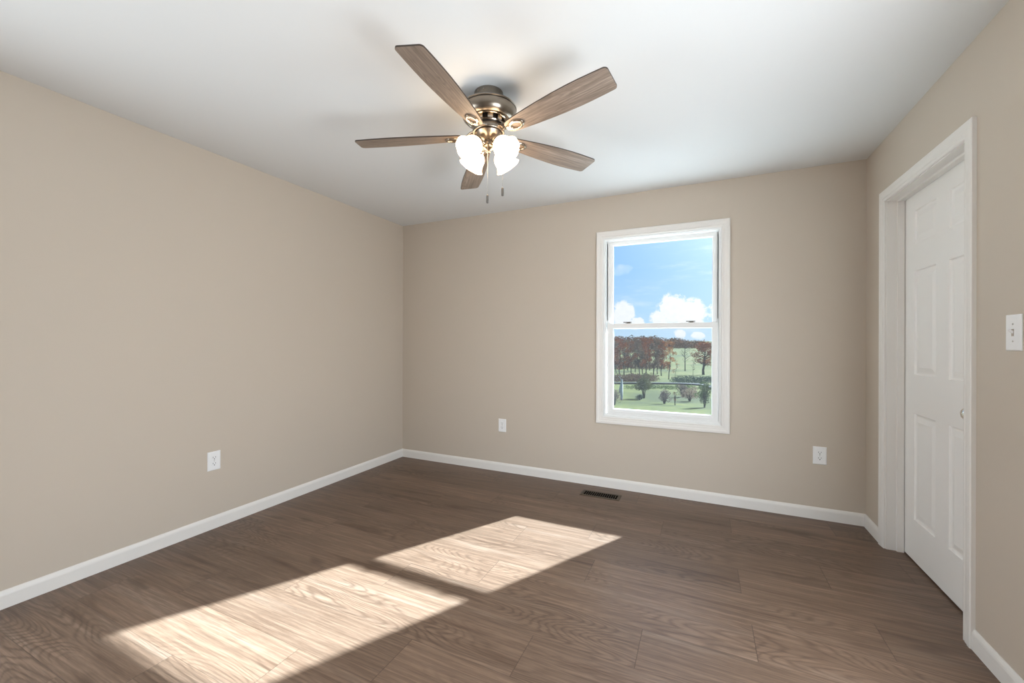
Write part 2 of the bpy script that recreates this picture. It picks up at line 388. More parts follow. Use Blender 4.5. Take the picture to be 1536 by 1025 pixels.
# sloped sill between the jambs
box(bm, WX0 + 0.018, WX1 - 0.018, 0.024, 0.100, WZ0 + 0.012, WZ0 + 0.026)
wpart('window_frame', bm, M_VINYL)
bm = BM()   # jamb track lines and balance channels
for x in (WX0 + 0.0185, WX1 - 0.0245):
    box(bm, x, x + 0.006, 0.060, 0.063, 1.40, WZ1 - 0.03)
wpart('jamb_track', bm, M_VINYL)
def sash(name, x0, x1, z0, z1, y, th, gx0, gx1, gz0, gz1):
    bm = BM()
    # four members around the glass with a small glazing bead
    o = [(x0, z0), (x0, z1), (x1, z1), (x1, z0)]; g = [(gx0, gz0), (gx0, gz1), (gx1, gz1), (gx1, gz0)]
    b = 0.005
    g1 = [(gx0 - b, gz0 - b), (gx0 - b, gz1 + b), (gx1 + b, gz1 + b), (gx1 + b, gz0 - b)]
    loops = [[bm.verts.new((u, yy, v)) for u, v in L] for L, yy in ((o, y), (g1, y), (g1, y + 0.002), (g, y + 0.008), (g, y + th - 0.006), (g1, y + th), (o, y + th))]
    for i in range(len(loops)):
        A, B = loops[i], loops[(i + 1) % len(loops)]
        for k in range(4): bm.faces.new((A[k], A[(k + 1) % 4], B[(k + 1) % 4], B[k]))
    return wpart(name, bm, M_VINYL, bevel=0.0015)
ls = sash('lower_sash', 2.1545, 2.9915, 0.620, 1.3725, 0.0245, 0.030, 2.2050, 2.9480, 0.660, 1.3285)
us = sash('upper_sash', 2.1480, 2.9980, 1.340, 2.0745, 0.0640, 0.028, 2.1945, 2.9510, 1.3700, 2.0345)
# finger lift along the bottom rail of the lower sash
bm = BM(); box(bm, 2.18, 2.965, 0.0170, 0.0250, 0.636, 0.6405); wpart('sash_lift', bm, M_VINYL)
def glassmat():
    m, t, o = mat('clear_window_glass')
    fr = t.add('ShaderNodeFresnel', IOR=1.45)
    a = t.add('ShaderNodeBsdfTransparent', Color=(0.97, 0.98, 0.975, 1)); b = t.add('ShaderNodeBsdfGlossy', Roughness=0.0)
    mx = t.add('ShaderNodeMixShader'); t.set(mx.inputs[0], t.math('MULTIPLY', fr.outputs[0], 0.14)); t.l.new(a.outputs[0], mx.inputs[1]); t.l.new(b.outputs[0], mx.inputs[2])
    t.l.new(mx.outputs[0], o.inputs[0]); return m
M_GLASS = glassmat()
bm = BM(); box(bm, 2.203, 2.950, 0.038, 0.042, 0.658, 1.331); wpart('window_pane', bm, M_GLASS)
bm = BM(); box(bm, 2.192, 2.953, 0.077, 0.081, 1.368, 2.037); wpart('window_pane', bm, M_GLASS)
# insect screen outside the lower sash
def screenmat():
    m, t, o = mat('insect_screen_mesh')
    a = t.add('ShaderNodeBsdfTransparent'); d = t.add('ShaderNodeBsdfDiffuse', Color=(0.13, 0.13, 0.13, 1)); tr = t.add('ShaderNodeBsdfTranslucent', Color=(0.085, 0.085, 0.088, 1))
    m2 = t.add('ShaderNodeMixShader'); m2.inputs[0].default_value = 0.6; t.l.new(d.outputs[0], m2.inputs[1]); t.l.new(tr.outputs[0], m2.inputs[2])
    mx = t.add('ShaderNodeMixShader'); mx.inputs[0].default_value = 0.14; t.l.new(a.outputs[0], mx.inputs[1]); t.l.new(m2.outputs[0], mx.inputs[2])
    t.l.new(mx.outputs[0], o.inputs[0]); return m
bm = BM(); v = [bm.verts.new(p) for p in ((2.15, 0.108, 0.612), (2.99, 0.108, 0.612), (2.99, 0.108, 1.36), (2.15, 0.108, 1.36))]; bm.faces.new(v)
wpart('insect_screen', bm, screenmat())
# cam locks on the check rail
for x in (2.324, 2.806):
    bm = BM()
    lathe(bm, [(0, 0), (0.016, 0), (0.016, 0.005), (0.009, 0.011), (0.0, 0.012)], 20, Matrix.Translation((x, 0.040, 1.3725)))
    prism(bm, [(x - 0.040, 0.033), (x - 0.036, 0.029), (x + 0.018, 0.031), (x + 0.028, 0.038), (x + 0.026, 0.045), (x - 0.006, 0.047)], 1.3795, 1.3865)
    box(bm, x - 0.026, x + 0.026, 0.030, 0.050, 1.3725, 1.3755)
    wpart('window_lock', bm, M_LATCH, bevel=0.001)
# narrow tilt latches at the ends of the check rail
for x in (2.172, 2.946):
    bm = BM(); box(bm, x, x + 0.028, 0.030, 0.046, 1.3725, 1.3765); wpart('tilt_latch', bm, M_VINYL, bevel=0.001)

# ================================================================== door_1: six-panel door set at the far side of the jamb
door = bpy.data.objects.new('door_1', None); C.objects.link(door); door.location = (W + 0.08, DY0, 0); door['kind'] = 'structure'
def dpart(name, bm, m, parent=door, **kw):
    off = Vector(door.location)
    bmesh.ops.translate(bm, verts=bm.verts, vec=-off); return obj(name, bm, m, parent, **kw)
bm = BM()   # jamb with stop, three sides
frame(bm, 0, DY0 - DY1 + 0.036, 0, DZ + 0.018,
      [(0, 0.0), (0.018, 0.0), (0.018, -0.044), (0.0205, -0.046), (0.029, -0.046), (0.029, -0.0775), (0.018, -0.0775), (0.018, -0.116), (0, -0.116)],
      lambda u, v, h: (W - h, DY0 + 0.018 - u, v), bottom=False)
dpart('door_jamb', bm, M_TRIM)
def door_leaf():
    """front skin with six raised panels let into the leaf"""
    bm = BM()
    xf = W + 0.0800; xb = xf + 0.035
    ya, yb = DY0 - 0.003, DY1 + 0.003; z0, z1 = 0.010, DZ - 0.004
    ys = [ya, -0.458, -0.690, -0.812, -1.044, yb]
    zs = [z0, 0.238, 0.827, 1.043, 1.618, 1.765, 1.9515, z1]
    V = {}
    def vert(y, z, x=xf):
        k = (round(y, 5), round(z, 5), round(x, 5))
        if k not in V: V[k] = bm.verts.new((x, y, z))
        return V[k]
    for i in range(5):
        for j in range(7):
            y0_, y1_, za, zb = ys[i], ys[i + 1], zs[j], zs[j + 1]
            if i in (1, 3) and j in (1, 3, 5):
                rings = [(0, 0), (0.005, 0.0075), (0.012, 0.0085), (0.018, 0.0080), (0.040, 0.0025), (0.043, 0.0018)]
                prev = None
                for ins, dep in rings:
                    s = [vert(y0_ - ins, za + ins, xf + dep), vert(y1_ + ins, za + ins, xf + dep), vert(y1_ + ins, zb - ins, xf + dep), vert(y0_ - ins, zb - ins, xf + dep)]
                    if prev:
                        for k in range(4): bm.faces.new((prev[k], prev[(k + 1) % 4], s[(k + 1) % 4], s[k]))
                    prev = s
                bm.faces.new(prev)
            else:
                bm.faces.new((vert(y0_, za), vert(y1_, za), vert(y1_, zb), vert(y0_, zb)))
    # edges and back
    top = [vert(y, z1) for y in ys]; bot = [vert(y, z0) for y in ys]
    lef = [vert(ya, z) for z in zs]; rig = [vert(yb, z) for z in zs]
    B = [bm.verts.new((xb, y, z)) for y, z in ((ya, z0), (yb, z0), (yb, z1), (ya, z1))]
    bm.faces.new([B[0], B[1]] + list(reversed(bot))); bm.faces.new([B[3]] + top + [B[2]])
    bm.faces.new([B[0]] + lef + [B[3]]); bm.faces.new([B[1]] + rig + [B[2]]); bm.faces.new(B)
    return bm
leaf = dpart('door_leaf', door_leaf(), M_DOOR)
bm = BM()
lathe(bm, [(0, 0), (0.031, 0), (0.0315, 0.003), (0.028, 0.007), (0.013, 0.010), (0.011, 0.022), (0.014, 0.028), (0.024, 0.034), (0.0275, 0.042), (0.026, 0.052), (0.018, 0.060), (0.006, 0.063), (0, 0.063)], 36,
      Matrix.Translation((W + 0.080, -1.066, 0.917)) @ Matrix.Rotation(-PI / 2, 4, 'Y'))
dpart('door_knob', bm, M_CHROME, smooth=True)
# door threshold gap stays dark: the added box beyond is closed and coloured dark

# ================================================================== outlets, switch, floor register
def plate_bm(w_, h_):
    bm = BM(); t = 0.0055; b = 0.004
    A = [bm.verts.new((x, 0, z)) for x, z in ((-w_ / 2, -h_ / 2), (w_ / 2, -h_ / 2), (w_ / 2, h_ / 2), (-w_ / 2, h_ / 2))]
    B = [bm.verts.new((v.co.x, -0.0025, v.co.z)) for v in A]
    D = [bm.verts.new((v.co.x * (1 - 2 * b / w_), -t, v.co.z * (1 - 2 * b / h_))) for v in A]
    for P, Q in ((A, B), (B, D)):
        for k in range(4): bm.faces.new((P[k], P[(k + 1) % 4], Q[(k + 1) % 4], Q[k]))
    bm.faces.new(D); bm.faces.new(list(reversed(A))); return bm
def outlet(loc, rz, label):
    r = empty('wall_outlet', loc, label, 'outlet', 'duplex wall outlets', rz=rz)
    obj('cover_plate', plate_bm(0.0785, 0.122), M_PLATE, r, bevel=0.001)
    for s in (-1, 1):
        bm = BM(); pts = []
        for k in range(28):
            a = 2 * PI * k / 28; x = 0.0175 * math.cos(a); z = max(-0.0135, min(0.0135, 0.0175 * math.sin(a))); pts.append((x, z + s * 0.0195))
        prism(bm, pts, 0.005, 0.0068, Matrix.Rotation(PI / 2, 4, 'X'))
        f = obj('receptacle', bm, M_PLATE, r)
        bm = BM(); cz = s * 0.0195
        box(bm, -0.0085, -0.0060, -0.0072, -0.0060, cz + 0.0000, cz + 0.0085); box(bm, 0.0060, 0.0085, -0.0072, -0.0060, cz + 0.0010, cz + 0.0080)
        lathe(bm, [(0, 0.006), (0.0030, 0.006), (0.0030, 0.0072), (0, 0.0072)], 14, Matrix.Translation((0, 0, cz - 0.0070)) @ Matrix.Rotation(PI / 2, 4, 'X'))
        obj('socket_slot', bm, M_BLACK, f)
    bm = BM(); lathe(bm, [(0.0035, 0.005), (0.0035, 0.0063), (0.002, 0.0070), (0, 0.0070)], 14, Matrix.Rotation(PI / 2, 4, 'X')); obj('screw', bm, M_SCREW, r)
    return r
outlet((1.180, 0.0, 0.432), 0, 'small white duplex outlet on the back wall, left of the window')
outlet((3.6195, 0.0, 0.4395), 0, 'white duplex outlet on the back wall, low between window and door')
outlet((0.0, -1.855, 0.4385), PI / 2, 'white duplex outlet low on the plain left wall')
sw = empty('light_switch', (W, -1.4320, 1.2565), 'white toggle light switch plate on the wall beside the door casing', 'light switch', rz=-PI / 2)
obj('cover_plate', plate_bm(0.080, 0.127), M_PLATE, sw, bevel=0.001)
bm = BM(); box(bm, -0.006, 0.006, -0.0064, -0.0048, -0.0125, 0.0125); obj('toggle_slot', bm, pbr('slot_grey', (0.42, 0.36, 0.31), 0.5), sw)
bm = BM()
a = [bm.verts.new(p) for p in ((-0.0045, -0.005, -0.004), (0.0045, -0.005, -0.004), (0.0045, -0.005, 0.006), (-0.0045, -0.005, 0.006))]
b = [bm.verts.new(p) for p in ((-0.0032, -0.019, 0.006), (0.0032, -0.019, 0.006), (0.0032, -0.017, 0.0115), (-0.0032, -0.017, 0.0115))]
for k in range(4): bm.faces.new((a[k], a[(k + 1) % 4], b[(k + 1) % 4], b[k]))
bm.faces.new(b); bm.faces.new(list(reversed(a))); obj('toggle', bm, M_PLATE, sw, bevel=0.0008)
for z in (-0.030, 0.030):
    bm = BM(); lathe(bm, [(0.0035, 0.005), (0.0035, 0.0063), (0.002, 0.0070), (0, 0.0070)], 14, Matrix.Translation((0, 0, z)) @ Matrix.Rotation(PI / 2, 4, 'X')); obj('screw', bm, M_SCREW, sw)

vx0, vx1, vy0, vy1 = 1.998, 2.308, -0.270, -0.145
vent = empty('floor_register', ((vx0 + vx1) / 2, (vy0 + vy1) / 2, 0.0), 'dark bronze slotted floor register below the window', 'floor vent')
bm = BM(); hw, hd = (vx1 - vx0) / 2, (vy1 - vy0) / 2
outer = [(-hw, -hd), (hw, -hd), (hw, hd), (-hw, hd)]; iw, idp = hw - 0.024, hd - 0.020; inner = [(-iw, -idp), (iw, -idp), (iw, idp), (-iw, idp)]
L = [[bm.verts.new((x, y, z)) for x, y in P] for P, z in ((outer, 0.0), (outer, 0.0015), ([(x * 0.95, y * 0.9) for x, y in outer], 0.005), (inner, 0.005), (inner, 0.0005))]
for A, B in zip(L, L[1:]):
    for k in range(4): bm.faces.new((A[k], A[(k + 1) % 4], B[(k + 1) % 4], B[k]))
obj('register_frame', bm, M_VENT, vent)
bm = BM(); box(bm, -iw, iw, -idp, idp, 0.0003, 0.0008); obj('duct_shade_sheet', bm, M_BLACK, vent)  # thin black sheet: the duct's inner shade is put into its colour
bm = BM(); n = 16
for k in range(1, n):
    x = -iw + 2 * iw * k / n; box(bm, x - 0.0012, x + 0.0012, -idp, idp, 0.0009, 0.0040)
obj('louver', bm, M_VENT, vent)
bm = BM(); box(bm, iw - 0.016, iw - 0.010, -0.018, -0.006, 0.004, 0.009); obj('damper_lever', bm, M_NICKEL_B, vent)

# ================================================================== ceiling fan
FX, FY = 1.926, -1.680
fan = empty('ceiling_fan', (FX, FY, H), 'flush brushed nickel ceiling fan with five driftwood blades and four lit glass shades', 'ceiling fan')
Z = lambda z: z - H
def fpart(name, bm, m, parent=fan, **kw): return obj(name, bm, m, parent, **kw)
bm = BM(); lathe(bm, [(0, Z(2.4398)), (0.071, Z(2.4398)), (0.072, Z(2.436)), (0.070, Z(2.420)), (0.068, Z(2.404)), (0.070, Z(2.398)), (0.055, Z(2.394)), (0, Z(2.394))], 64)
canopy = fpart('canopy', bm, M_NICKEL, smooth=True)
for a in (4.1, 4.5):
    bm = BM(); lathe(bm, [(0, 0.070), (0.0035, 0.070), (0.0035, 0.074), (0.0, 0.0755)], 12, Matrix.Translation((0, 0, Z(2.424))) @ Matrix.Rotation(a + 0.35, 4, 'Z') @ Matrix.Rotation(PI / 2, 4, 'Y')); fpart('screw', bm, M_NICKEL_B, canopy)
bm = BM(); lathe(bm, [(0.058, Z(2.399)), (0.090, Z(2.392)), (0.120, Z(2.378)), (0.133, Z(2.368)), (0.1375, Z(2.363)), (0.1375, Z(2.359)), (0.1345, Z(2.357)), (0.1340, Z(2.345)), (0.132, Z(2.330)), (0.126, Z(2.316)), (0.116, Z(2.306)), (0.108, Z(2.302)),
                     (0.104, Z(2.304)), (0.100, Z(2.312)), (0.060, Z(2.314)), (0, Z(2.314))], 72)
housing = fpart('motor_housing', bm, M_NICKEL, smooth=True)
bm = BM(); lathe(bm, [(0.1352, Z(2.3575)), (0.1362, Z(2.3565)), (0.1362, Z(2.3545)), (0.1350, Z(2.3535))], 72); fpart('rim_groove_shade', bm, M_NICKEL_D, housing)
bm = BM()   # vented motor band: top ring, bottom ring, bars between the slots
lathe(bm, [(0.078, Z(2.313)), (0.0875, Z(2.311)), (0.0885, Z(2.306)), (0.084, Z(2.303)), (0.079, Z(2.303))], 64)
lathe(bm, [(0.075, Z(2.284)), (0.082, Z(2.283)), (0.083, Z(2.279)), (0.080, Z(2.275)), (0.060, Z(2.274))], 64)
for k in range(10):
    a0 = 2 * PI * (k + 0.2) / 10; pts_o, seg = [], 5
    for (ra, rb) in ((0.0775, 0.0820),):
        for q in range(seg):
            t0, t1 = a0 + 0.30 * q / seg, a0 + 0.30 * (q + 1) / seg
            f = [bm.verts.new((r_ * math.cos(t_), r_ * math.sin(t_), z_)) for z_, r_, t_ in ((Z(2.283), rb - 0.002, t0), (Z(2.283), rb - 0.002, t1), (Z(2.304), rb, t1), (Z(2.304), rb, t0))]
            bm.faces.new(f)
fpart('vent_band', bm, M_NICKEL_B, housing, smooth=True)
bm = BM(); lathe(bm, [(0.072, Z(2.313)), (0.072, Z(2.276))], 48); fpart('motor_core', bm, M_NICKEL_D, housing, smooth=True)
bm = BM(); lathe(bm, [(0, Z(2.275)), (0.074, Z(2.275)), (0.074, Z(2.266)), (0.070, Z(2.264)), (0, Z(2.264))], 64); fpart('rotor_gap_shade', bm, M_NICKEL_D, housing, smooth=True)
bm = BM(); lathe(bm, [(0, Z(2.265)), (0.077, Z(2.265)), (0.0785, Z(2.262)), (0.0785, Z(2.246)), (0.0765, Z(2.243)), (0, Z(2.243))], 64); flywheel = fpart('flywheel', bm, M_NICKEL, smooth=True)

PH = 4.7665; PITCH = -0.197
TILT = (0.0351, -0.0079)
def blade_outline():
    top = [(0.118, 0.010), (0.121, 0.022), (0.130, 0.032), (0.150, 0.0385), (0.20, 0.0450), (0.26, 0.0515), (0.33, 0.0575), (0.41, 0.0625), (0.48, 0.0645), (0.54, 0.0640), (0.60, 0.0615), (0.640, 0.0590)]
    tipt = []
    for k in range(1, 8):    # leading corner
        a = PI / 2 - (PI / 2 + 0.02) * k / 7; tipt.append((0.640 + 0.016 * math.cos(a) , 0.0435 + 0.0155 * math.sin(a)))
    tipb = []
    for k in range(0, 8):
        a = -(PI / 2) * k / 7; tipb.append((0.6440 + 0.0180 * math.cos(a), -0.0430 + 0.0165 * math.sin(a)))
    bot = [(x, -y) for x, y in reversed(top[:-1])]
    return top + tipt + tipb + bot
OUT = blade_outline()
def blade_bracket_bm():
    """blade iron: arm from the flywheel and an open, pointed ring under the blade root"""
    bm = BM(); zt = -0.0035
    n = 40; outr, inn = [], []
    for k in range(n):
        a = 2 * PI * k / n
        c, s = math.cos(a), math.sin(a)
        ex = 1.30
        rx = 0.040 if c > 0 else 0.046; ry = 0.030
        x = rx * math.copysign(abs(c) ** ex, c); y = ry * math.copysign(abs(s) ** (1.0), s)
        outr.append((0.178 + x, y)); inn.append((0.178 + x * 0.60, y * 0.58))
    rings = [[bm.verts.new((x, y, z)) for x, y in P] for P, z in ((outr, zt), (outr, zt - 0.006), ([(0.178 + (x - 0.178) * 0.88, y * 0.86) for x, y in outr], zt - 0.0095), ([(0.178 + (x - 0.178) * 1.15, y * 1.15) for x, y in inn], zt - 0.0095), (inn, zt - 0.006), (inn, zt))]
    for i in range(6):
        A, B = rings[i], rings[(i + 1) % 6]
        for k in range(n): bm.faces.new((A[k], A[(k + 1) % n], B[(k + 1) % n], B[k]))
    # arm
    secs = [(0.072, 0.024, 0.022), (0.090, 0.016, 0.018), (0.108, 0.010, 0.006), (0.122, 0.010, -0.004), (0.138, 0.013, -0.006)]
    R = [[bm.verts.new((x, s * w_, zc + dz)) for s, dz in ((-1, -0.004), (1, -0.004), (1, 0.004), (-1, 0.004))] for x, w_, zc in secs]
    for A, B in zip(R, R[1:]):
        for k in range(4): bm.faces.new((A[k], A[(k + 1) % 4], B[(k + 1) % 4], B[k]))
    bm.faces.new(R[0]); bm.faces.new(list(reversed(R[-1])))
    return bm
for i in range(5):
    th = PH + i * 2 * PI / 5
    # frame of this blade: radial, tangential (pitched), normal; the rotor hangs a touch low on one side
    er = Vector((math.cos(th), math.sin(th), 0)); et = Vector((-math.sin(th), math.cos(th), 0)) * math.cos(PITCH) + Vector((0, 0, math.sin(PITCH)))
    er.z += TILT[0] * er.x + TILT[1] * er.y; et.z += TILT[0] * et.x + TILT[1] * et.y
    er.normalize(); et = (et - er * et.dot(er)).normalized(); en = er.cross(et)
    Mx = Matrix(((er.x, et.x, en.x, 0), (er.y, et.y, en.y, 0), (er.z, et.z, en.z, Z(2.230)), (0, 0, 0, 1)))
    bm = BM(); uvl = bm.loops.layers.uv.new('board'); idl = bm.loops.layers.uv.new('board_id')
    prism(bm, OUT, -0.003, 0.003, None, 0, 1)
    for f in bm.faces:
        for lp in f.loops: lp[uvl].uv = (lp.vert.co.x, lp.vert.co.y + 0.08); lp[idl].uv = (0.137 * (i + 1), 0.31 + 0.11 * i)
    bl = fpart('blade', bm, [M_BLADE, M_BLADE_EDGE]); bl.matrix_local = Mx
    br = fpart('blade_bracket', blade_bracket_bm(), M_NICKEL_B, bl, bevel=0.0008)
    for (sx, sy) in ((0.150, 0.014), (0.150, -0.014), (0.205, 0)):
        bm = BM(); lathe(bm, [(0.0045, -0.0125), (0.0045, -0.0140), (0.0025, -0.0155), (0, -0.0155)], 12, Matrix.Translation((sx, sy, 0))); lathe(bm, [(0.004, -0.003), (0.004, -0.0127)], 10, Matrix.Translation((sx, sy, 0)))
        fpart('screw', bm, M_NICKEL_B, bl)

# light kit
bm = BM(); lathe(bm, [(0, Z(2.2435)), (0.067, Z(2.2435)), (0.068, Z(2.240)), (0.066, Z(2.237)), (0.061, Z(2.228)), (0.050, Z(2.216)), (0.038, Z(2.208)), (0.026, Z(2.203)), (0.024, Z(2.196)), (0.030, Z(2.192)), (0.032, Z(2.184)), (0.030, Z(2.174)),
                     (0.022, Z(2.167)), (0.012, Z(2.163)), (0.008, Z(2.158)), (0.0105, Z(2.153)), (0.008, Z(2.147)), (0, Z(2.145))], 56)
kit = fpart('light_kit', bm, M_NICKEL, smooth=True)
bm = BM(); lathe(bm, [(0.0682, Z(2.2425)), (0.0692, Z(2.2405)), (0.0682, Z(2.2385))], 56); fpart('kit_ring', bm, M_NICKEL_D, kit, smooth=True)
def lampmat():
    m, t, o = mat('lit_frosted_glass')
    lw = t.add('ShaderNodeLayerWeight', Blend=0.35)
    c = t.mix(lw.outputs['Facing'], (1.0, 0.78, 0.52, 1), (1.0, 0.62, 0.34, 1))
    e = t.add('ShaderNodeEmission', Color=c, Strength=11.0); d = t.add('ShaderNodeBsdfDiffuse', Color=(0.85, 0.83, 0.80, 1))
    a = t.add('ShaderNodeAddShader'); t.l.new(e.outputs[0], a.inputs[0]); t.l.new(d.outputs[0], a.inputs[1]); t.l.new(a.outputs[0], o.inputs[0]); return m
def bulbmat():
    m, t, o = mat('lit_bulb'); e = t.add('ShaderNodeEmission', Color=(1.0, 0.66, 0.36, 1), Strength=30.0); t.l.new(e.outputs[0], o.inputs[0]); return m
M_LAMP = lampmat(); M_BULB = bulbmat()
for az in (-20, -110, 70, 160):
    a = math.radians(az); dr = Vector((math.cos(a), math.sin(a), 0))
    neck = dr * 0.056 + Vector((0, 0, Z(2.190))); ax = (dr * 0.74 + Vector((0, 0, -0.67))).normalized()
    bm = BM(); h0 = dr * 0.024 + Vector((0, 0, Z(2.183)))
    tube(bm, [h0, h0 + dr * 0.014 + Vector((0, 0, 0.008)), neck - ax * 0.004, neck + ax * 0.008], [0.007, 0.007, 0.008, 0.012], 12)
    q = ax.to_track_quat('Z', 'Y').to_matrix().to_4x4(); MT = Matrix.Translation(neck) @ q
    lathe(bm, [(0.010, 0.002), (0.022, 0.004), (0.025, 0.008), (0.025, 0.020), (0.023, 0.022)], 32, MT)
    fpart('lamp_holder', bm, M_NICKEL_B, kit, smooth=True)
    bm = BM()
    lathe(bm, [(0.019, 0.010), (0.0215, 0.018), (0.027, 0.024), (0.038, 0.034), (0.0455, 0.046), (0.0485, 0.060), (0.0495, 0.074), (0.053, 0.088), (0.060, 0.100), (0.0645, 0.106),
               (0.0630, 0.107), (0.0580, 0.1005), (0.0510, 0.089), (0.0475, 0.075), (0.0465, 0.060), (0.0435, 0.047), (0.036, 0.036), (0.025, 0.026), (0.018, 0.020)], 40, MT)
    # softly crimped rim
    for v_ in bm.verts:
        l_ = MT.inverted() @ v_.co
        if l_.z > 0.092:
            an = math.atan2(l_.y, l_.x); k = 1 + 0.025 * math.cos(8 * an) * (l_.z - 0.092) / 0.015
            v_.co = MT @ Vector((l_.x * k, l_.y * k, l_.z))
    shade = fpart('lamp_shade', bm, M_LAMP, smooth=True)
    bm = BM(); lathe(bm, [(0.010, 0.020), (0.012, 0.030), (0.020, 0.046), (0.024, 0.060), (0.022, 0.074), (0.013, 0.084), (0, 0.087)], 24, MT)
    fpart('bulb', bm, M_BULB, shade, smooth=True)
# pull chains: fine ball chain and a slim metal fob
rt = Vector((math.cos(YAW), math.sin(YAW), 0)); tow = Vector((math.sin(YAW), -math.cos(YAW), 0))
for off, ztop, zend, lab in ((tow * 0.030 - rt * 0.003, 2.178, 1.932, 'a'), (rt * 0.0700 + tow * 0.022, 2.232, 1.970, 'b')):
    bm = BM(); z = ztop; p = Vector((off.x, off.y, 0))
    tube(bm, [p + Vector((0, 0, Z(ztop))), p + Vector((0, 0, Z(zend)))], 0.0005, 6)
    while z > zend:
        bmesh.ops.create_icosphere(bm, subdivisions=1, radius=0.00115, matrix=Matrix.Translation(p + Vector((0, 0, Z(z))))); z -= 0.0034
    ch = fpart('pull_chain', bm, M_NICKEL_B)
    bm = BM(); lathe(bm, [(0, 0.001), (0.0035, 0), (0.0058, -0.003), (0.0062, -0.010), (0.0062, -0.034), (0.0052, -0.040), (0, -0.042)], 20, Matrix.Translation((p.x, p.y, Z(zend))))
    fpart('chain_fob', bm, M_FOB, ch, smooth=True)
for off, ztop in ((tow * 0.030 - rt * 0.003, 2.178), (rt * 0.0700 + tow * 0.022, 2.232)):
    bm = BM(); p0 = Vector((off.x, off.y, Z(ztop))); i0 = Vector((off.x * 0.75, off.y * 0.75, Z(ztop + 0.002)))
    tube(bm, [i0, p0 + Vector((0, 0, 0.001))], 0.003, 10); fpart('chain_eyelet', bm, M_NICKEL_B, kit)

# ================================================================== outside
# added pale reflector under the window, unseen; it throws sunlight up to the ceiling
bm = BM(); box(bm, -3.5, 8.5, 0.14, 4.6, -0.45, -0.40)
for k in range(24):
    x = -3.5 + 0.5 * k; box(bm, x, x + 0.03, 0.14, 4.6, -0.40, -0.37)
pr = struct('bounce_roof', bm, pbr('bounce_roof_white', (0.80, 0.80, 0.78), 0.5, spec=0.3))
#OUTSIDE
FW = Vector((-math.sin(YAW), math.cos(YAW), 0))
HT = [(0, 3.6), (20, 4.6), (40, 6.9), (50, 7.7), (60, 8.3), (75, 8.5), (90, 9.1), (110, 9.9), (137, 10.8), (170, 10.6), (200, 9.6), (250, 8.2), (300, 7.0), (400, 5.5), (600, 2.0), (900, -2)]
def gz(s):
    for (a, ha), (b, hb) in zip(HT, HT[1:]):
        if s <= b:
            t = max(0, (s - a) / (b - a)); t = t * t * (3 - 2 * t) if False else t
            return CAM.z - (ha + (hb - ha) * t)
    return CAM.z - HT[-1][1]
def site(bearing, s):
    """ground point at a compass bearing from the room (degrees from straight out of the window wall), s metres out down the valley"""
    b = math.radians(bearing); R = s / math.cos(b + YAW)
    return Vector((CAM.x + R * math.sin(b), CAM.y + R * math.cos(b), gz(s)))
def B(px): return -11.01 + (px - 920) * 0.0818     # survey sheet column -> bearing
# ---- ground
bm = BM(); rows = []
ss = [6 + 0.0] + [10, 15, 20, 25, 30, 34, 38, 42, 46, 50, 54, 58, 62, 66, 70, 75, 80, 84, 87, 90, 95, 100, 106, 112, 120, 130, 140, 155, 170, 185, 200, 225, 250, 275, 300, 350, 400, 500, 600, 900]
RT = Vector((math.cos(YAW), math.sin(YAW), 0))
for s in ss:
    row = []
    for k in range(-20, 29):
        x = k / 20 * (18 + s * 1.1)
        p = Vector((CAM.x, CAM.y, 0)) + FW * s + RT * x
        z = gz(s) + 0.25 * mnoise.noise(Vector((p.x * 0.06, p.y * 0.06, 0)))
        if p.y < 5.0: z = min(z, -1.6 - 0.4); 
        row.append(bm.verts.new((p.x, p.y, z)))
    rows.append(row)
for a, b in zip(rows, rows[1:]):
    for k in range(len(a) - 1): bm.faces.new((a[k], a[k + 1], b[k + 1], b[k]))
def groundmat():
    m, t, o = mat('rough_meadow_grass')
    tcn = t.add('ShaderNodeTexCoord').outputs['Object']
    n1 = t.add('ShaderNodeTexNoise', Vector=tcn, Scale=0.09, Detail=6.0, Roughness=0.65).outputs['Fac']
    n2 = t.add('ShaderNodeTexNoise', Vector=tcn, Scale=1.3, Detail=5.0, Roughness=0.7).outputs['Fac']
    c = t.ramp(n1, [(0.38, (0.022, 0.026, 0.006)), (0.49, (0.044, 0.050, 0.008)), (0.60, (0.062, 0.060, 0.016)), (0.72, (0.072, 0.050, 0.028))])
    c = t.mix(t.math('MULTIPLY', t.smooth(n2, 0.46, 0.60), 0.6), c, (0.016, 0.022, 0.007, 1))
    p = t.add('ShaderNodeBsdfPrincipled', Roughness=0.95); t.set(p.inputs['Base Color'], c); p.inputs['Specular IOR Level'].default_value = 0.05
    t.l.new(p.outputs[0], o.inputs[0]); return m
g = struct('ground', bm, groundmat(), smooth=True); g.modifiers.clear()
# ---- lane
bm = BM(); prev = None
for px, s0, wd in ((870, 88, 0.9), (920, 88, 0.9), (960, 88, 0.9), (1000, 87, 1.1), (1030, 86, 1.5), (1050, 84, 2.2), (1062, 80, 3.0), (1072, 74, 3.4), (1090, 66, 3.6)):
    p = site(B(px), s0 - wd); q = site(B(px), s0 + wd)
    e = [bm.verts.new(p + Vector((0, 0, 0.32))), bm.verts.new(q + Vector((0, 0, 0.32)))]
    if prev: bm.faces.new((prev[0], e[0], e[1], prev[1]))
    prev = e
r = bmesh.ops.extrude_face_region(bm, geom=bm.faces[:]); bmesh.ops.translate(bm, verts=[v for v in r['geom'] if isinstance(v, bmesh.types.BMVert)], vec=(0, 0, -0.6))
struct('road', bm, pbr('pale_gravel', (0.020, 0.021, 0.023), 0.95, spec=0.05, var=0.15, vscale=0.8))

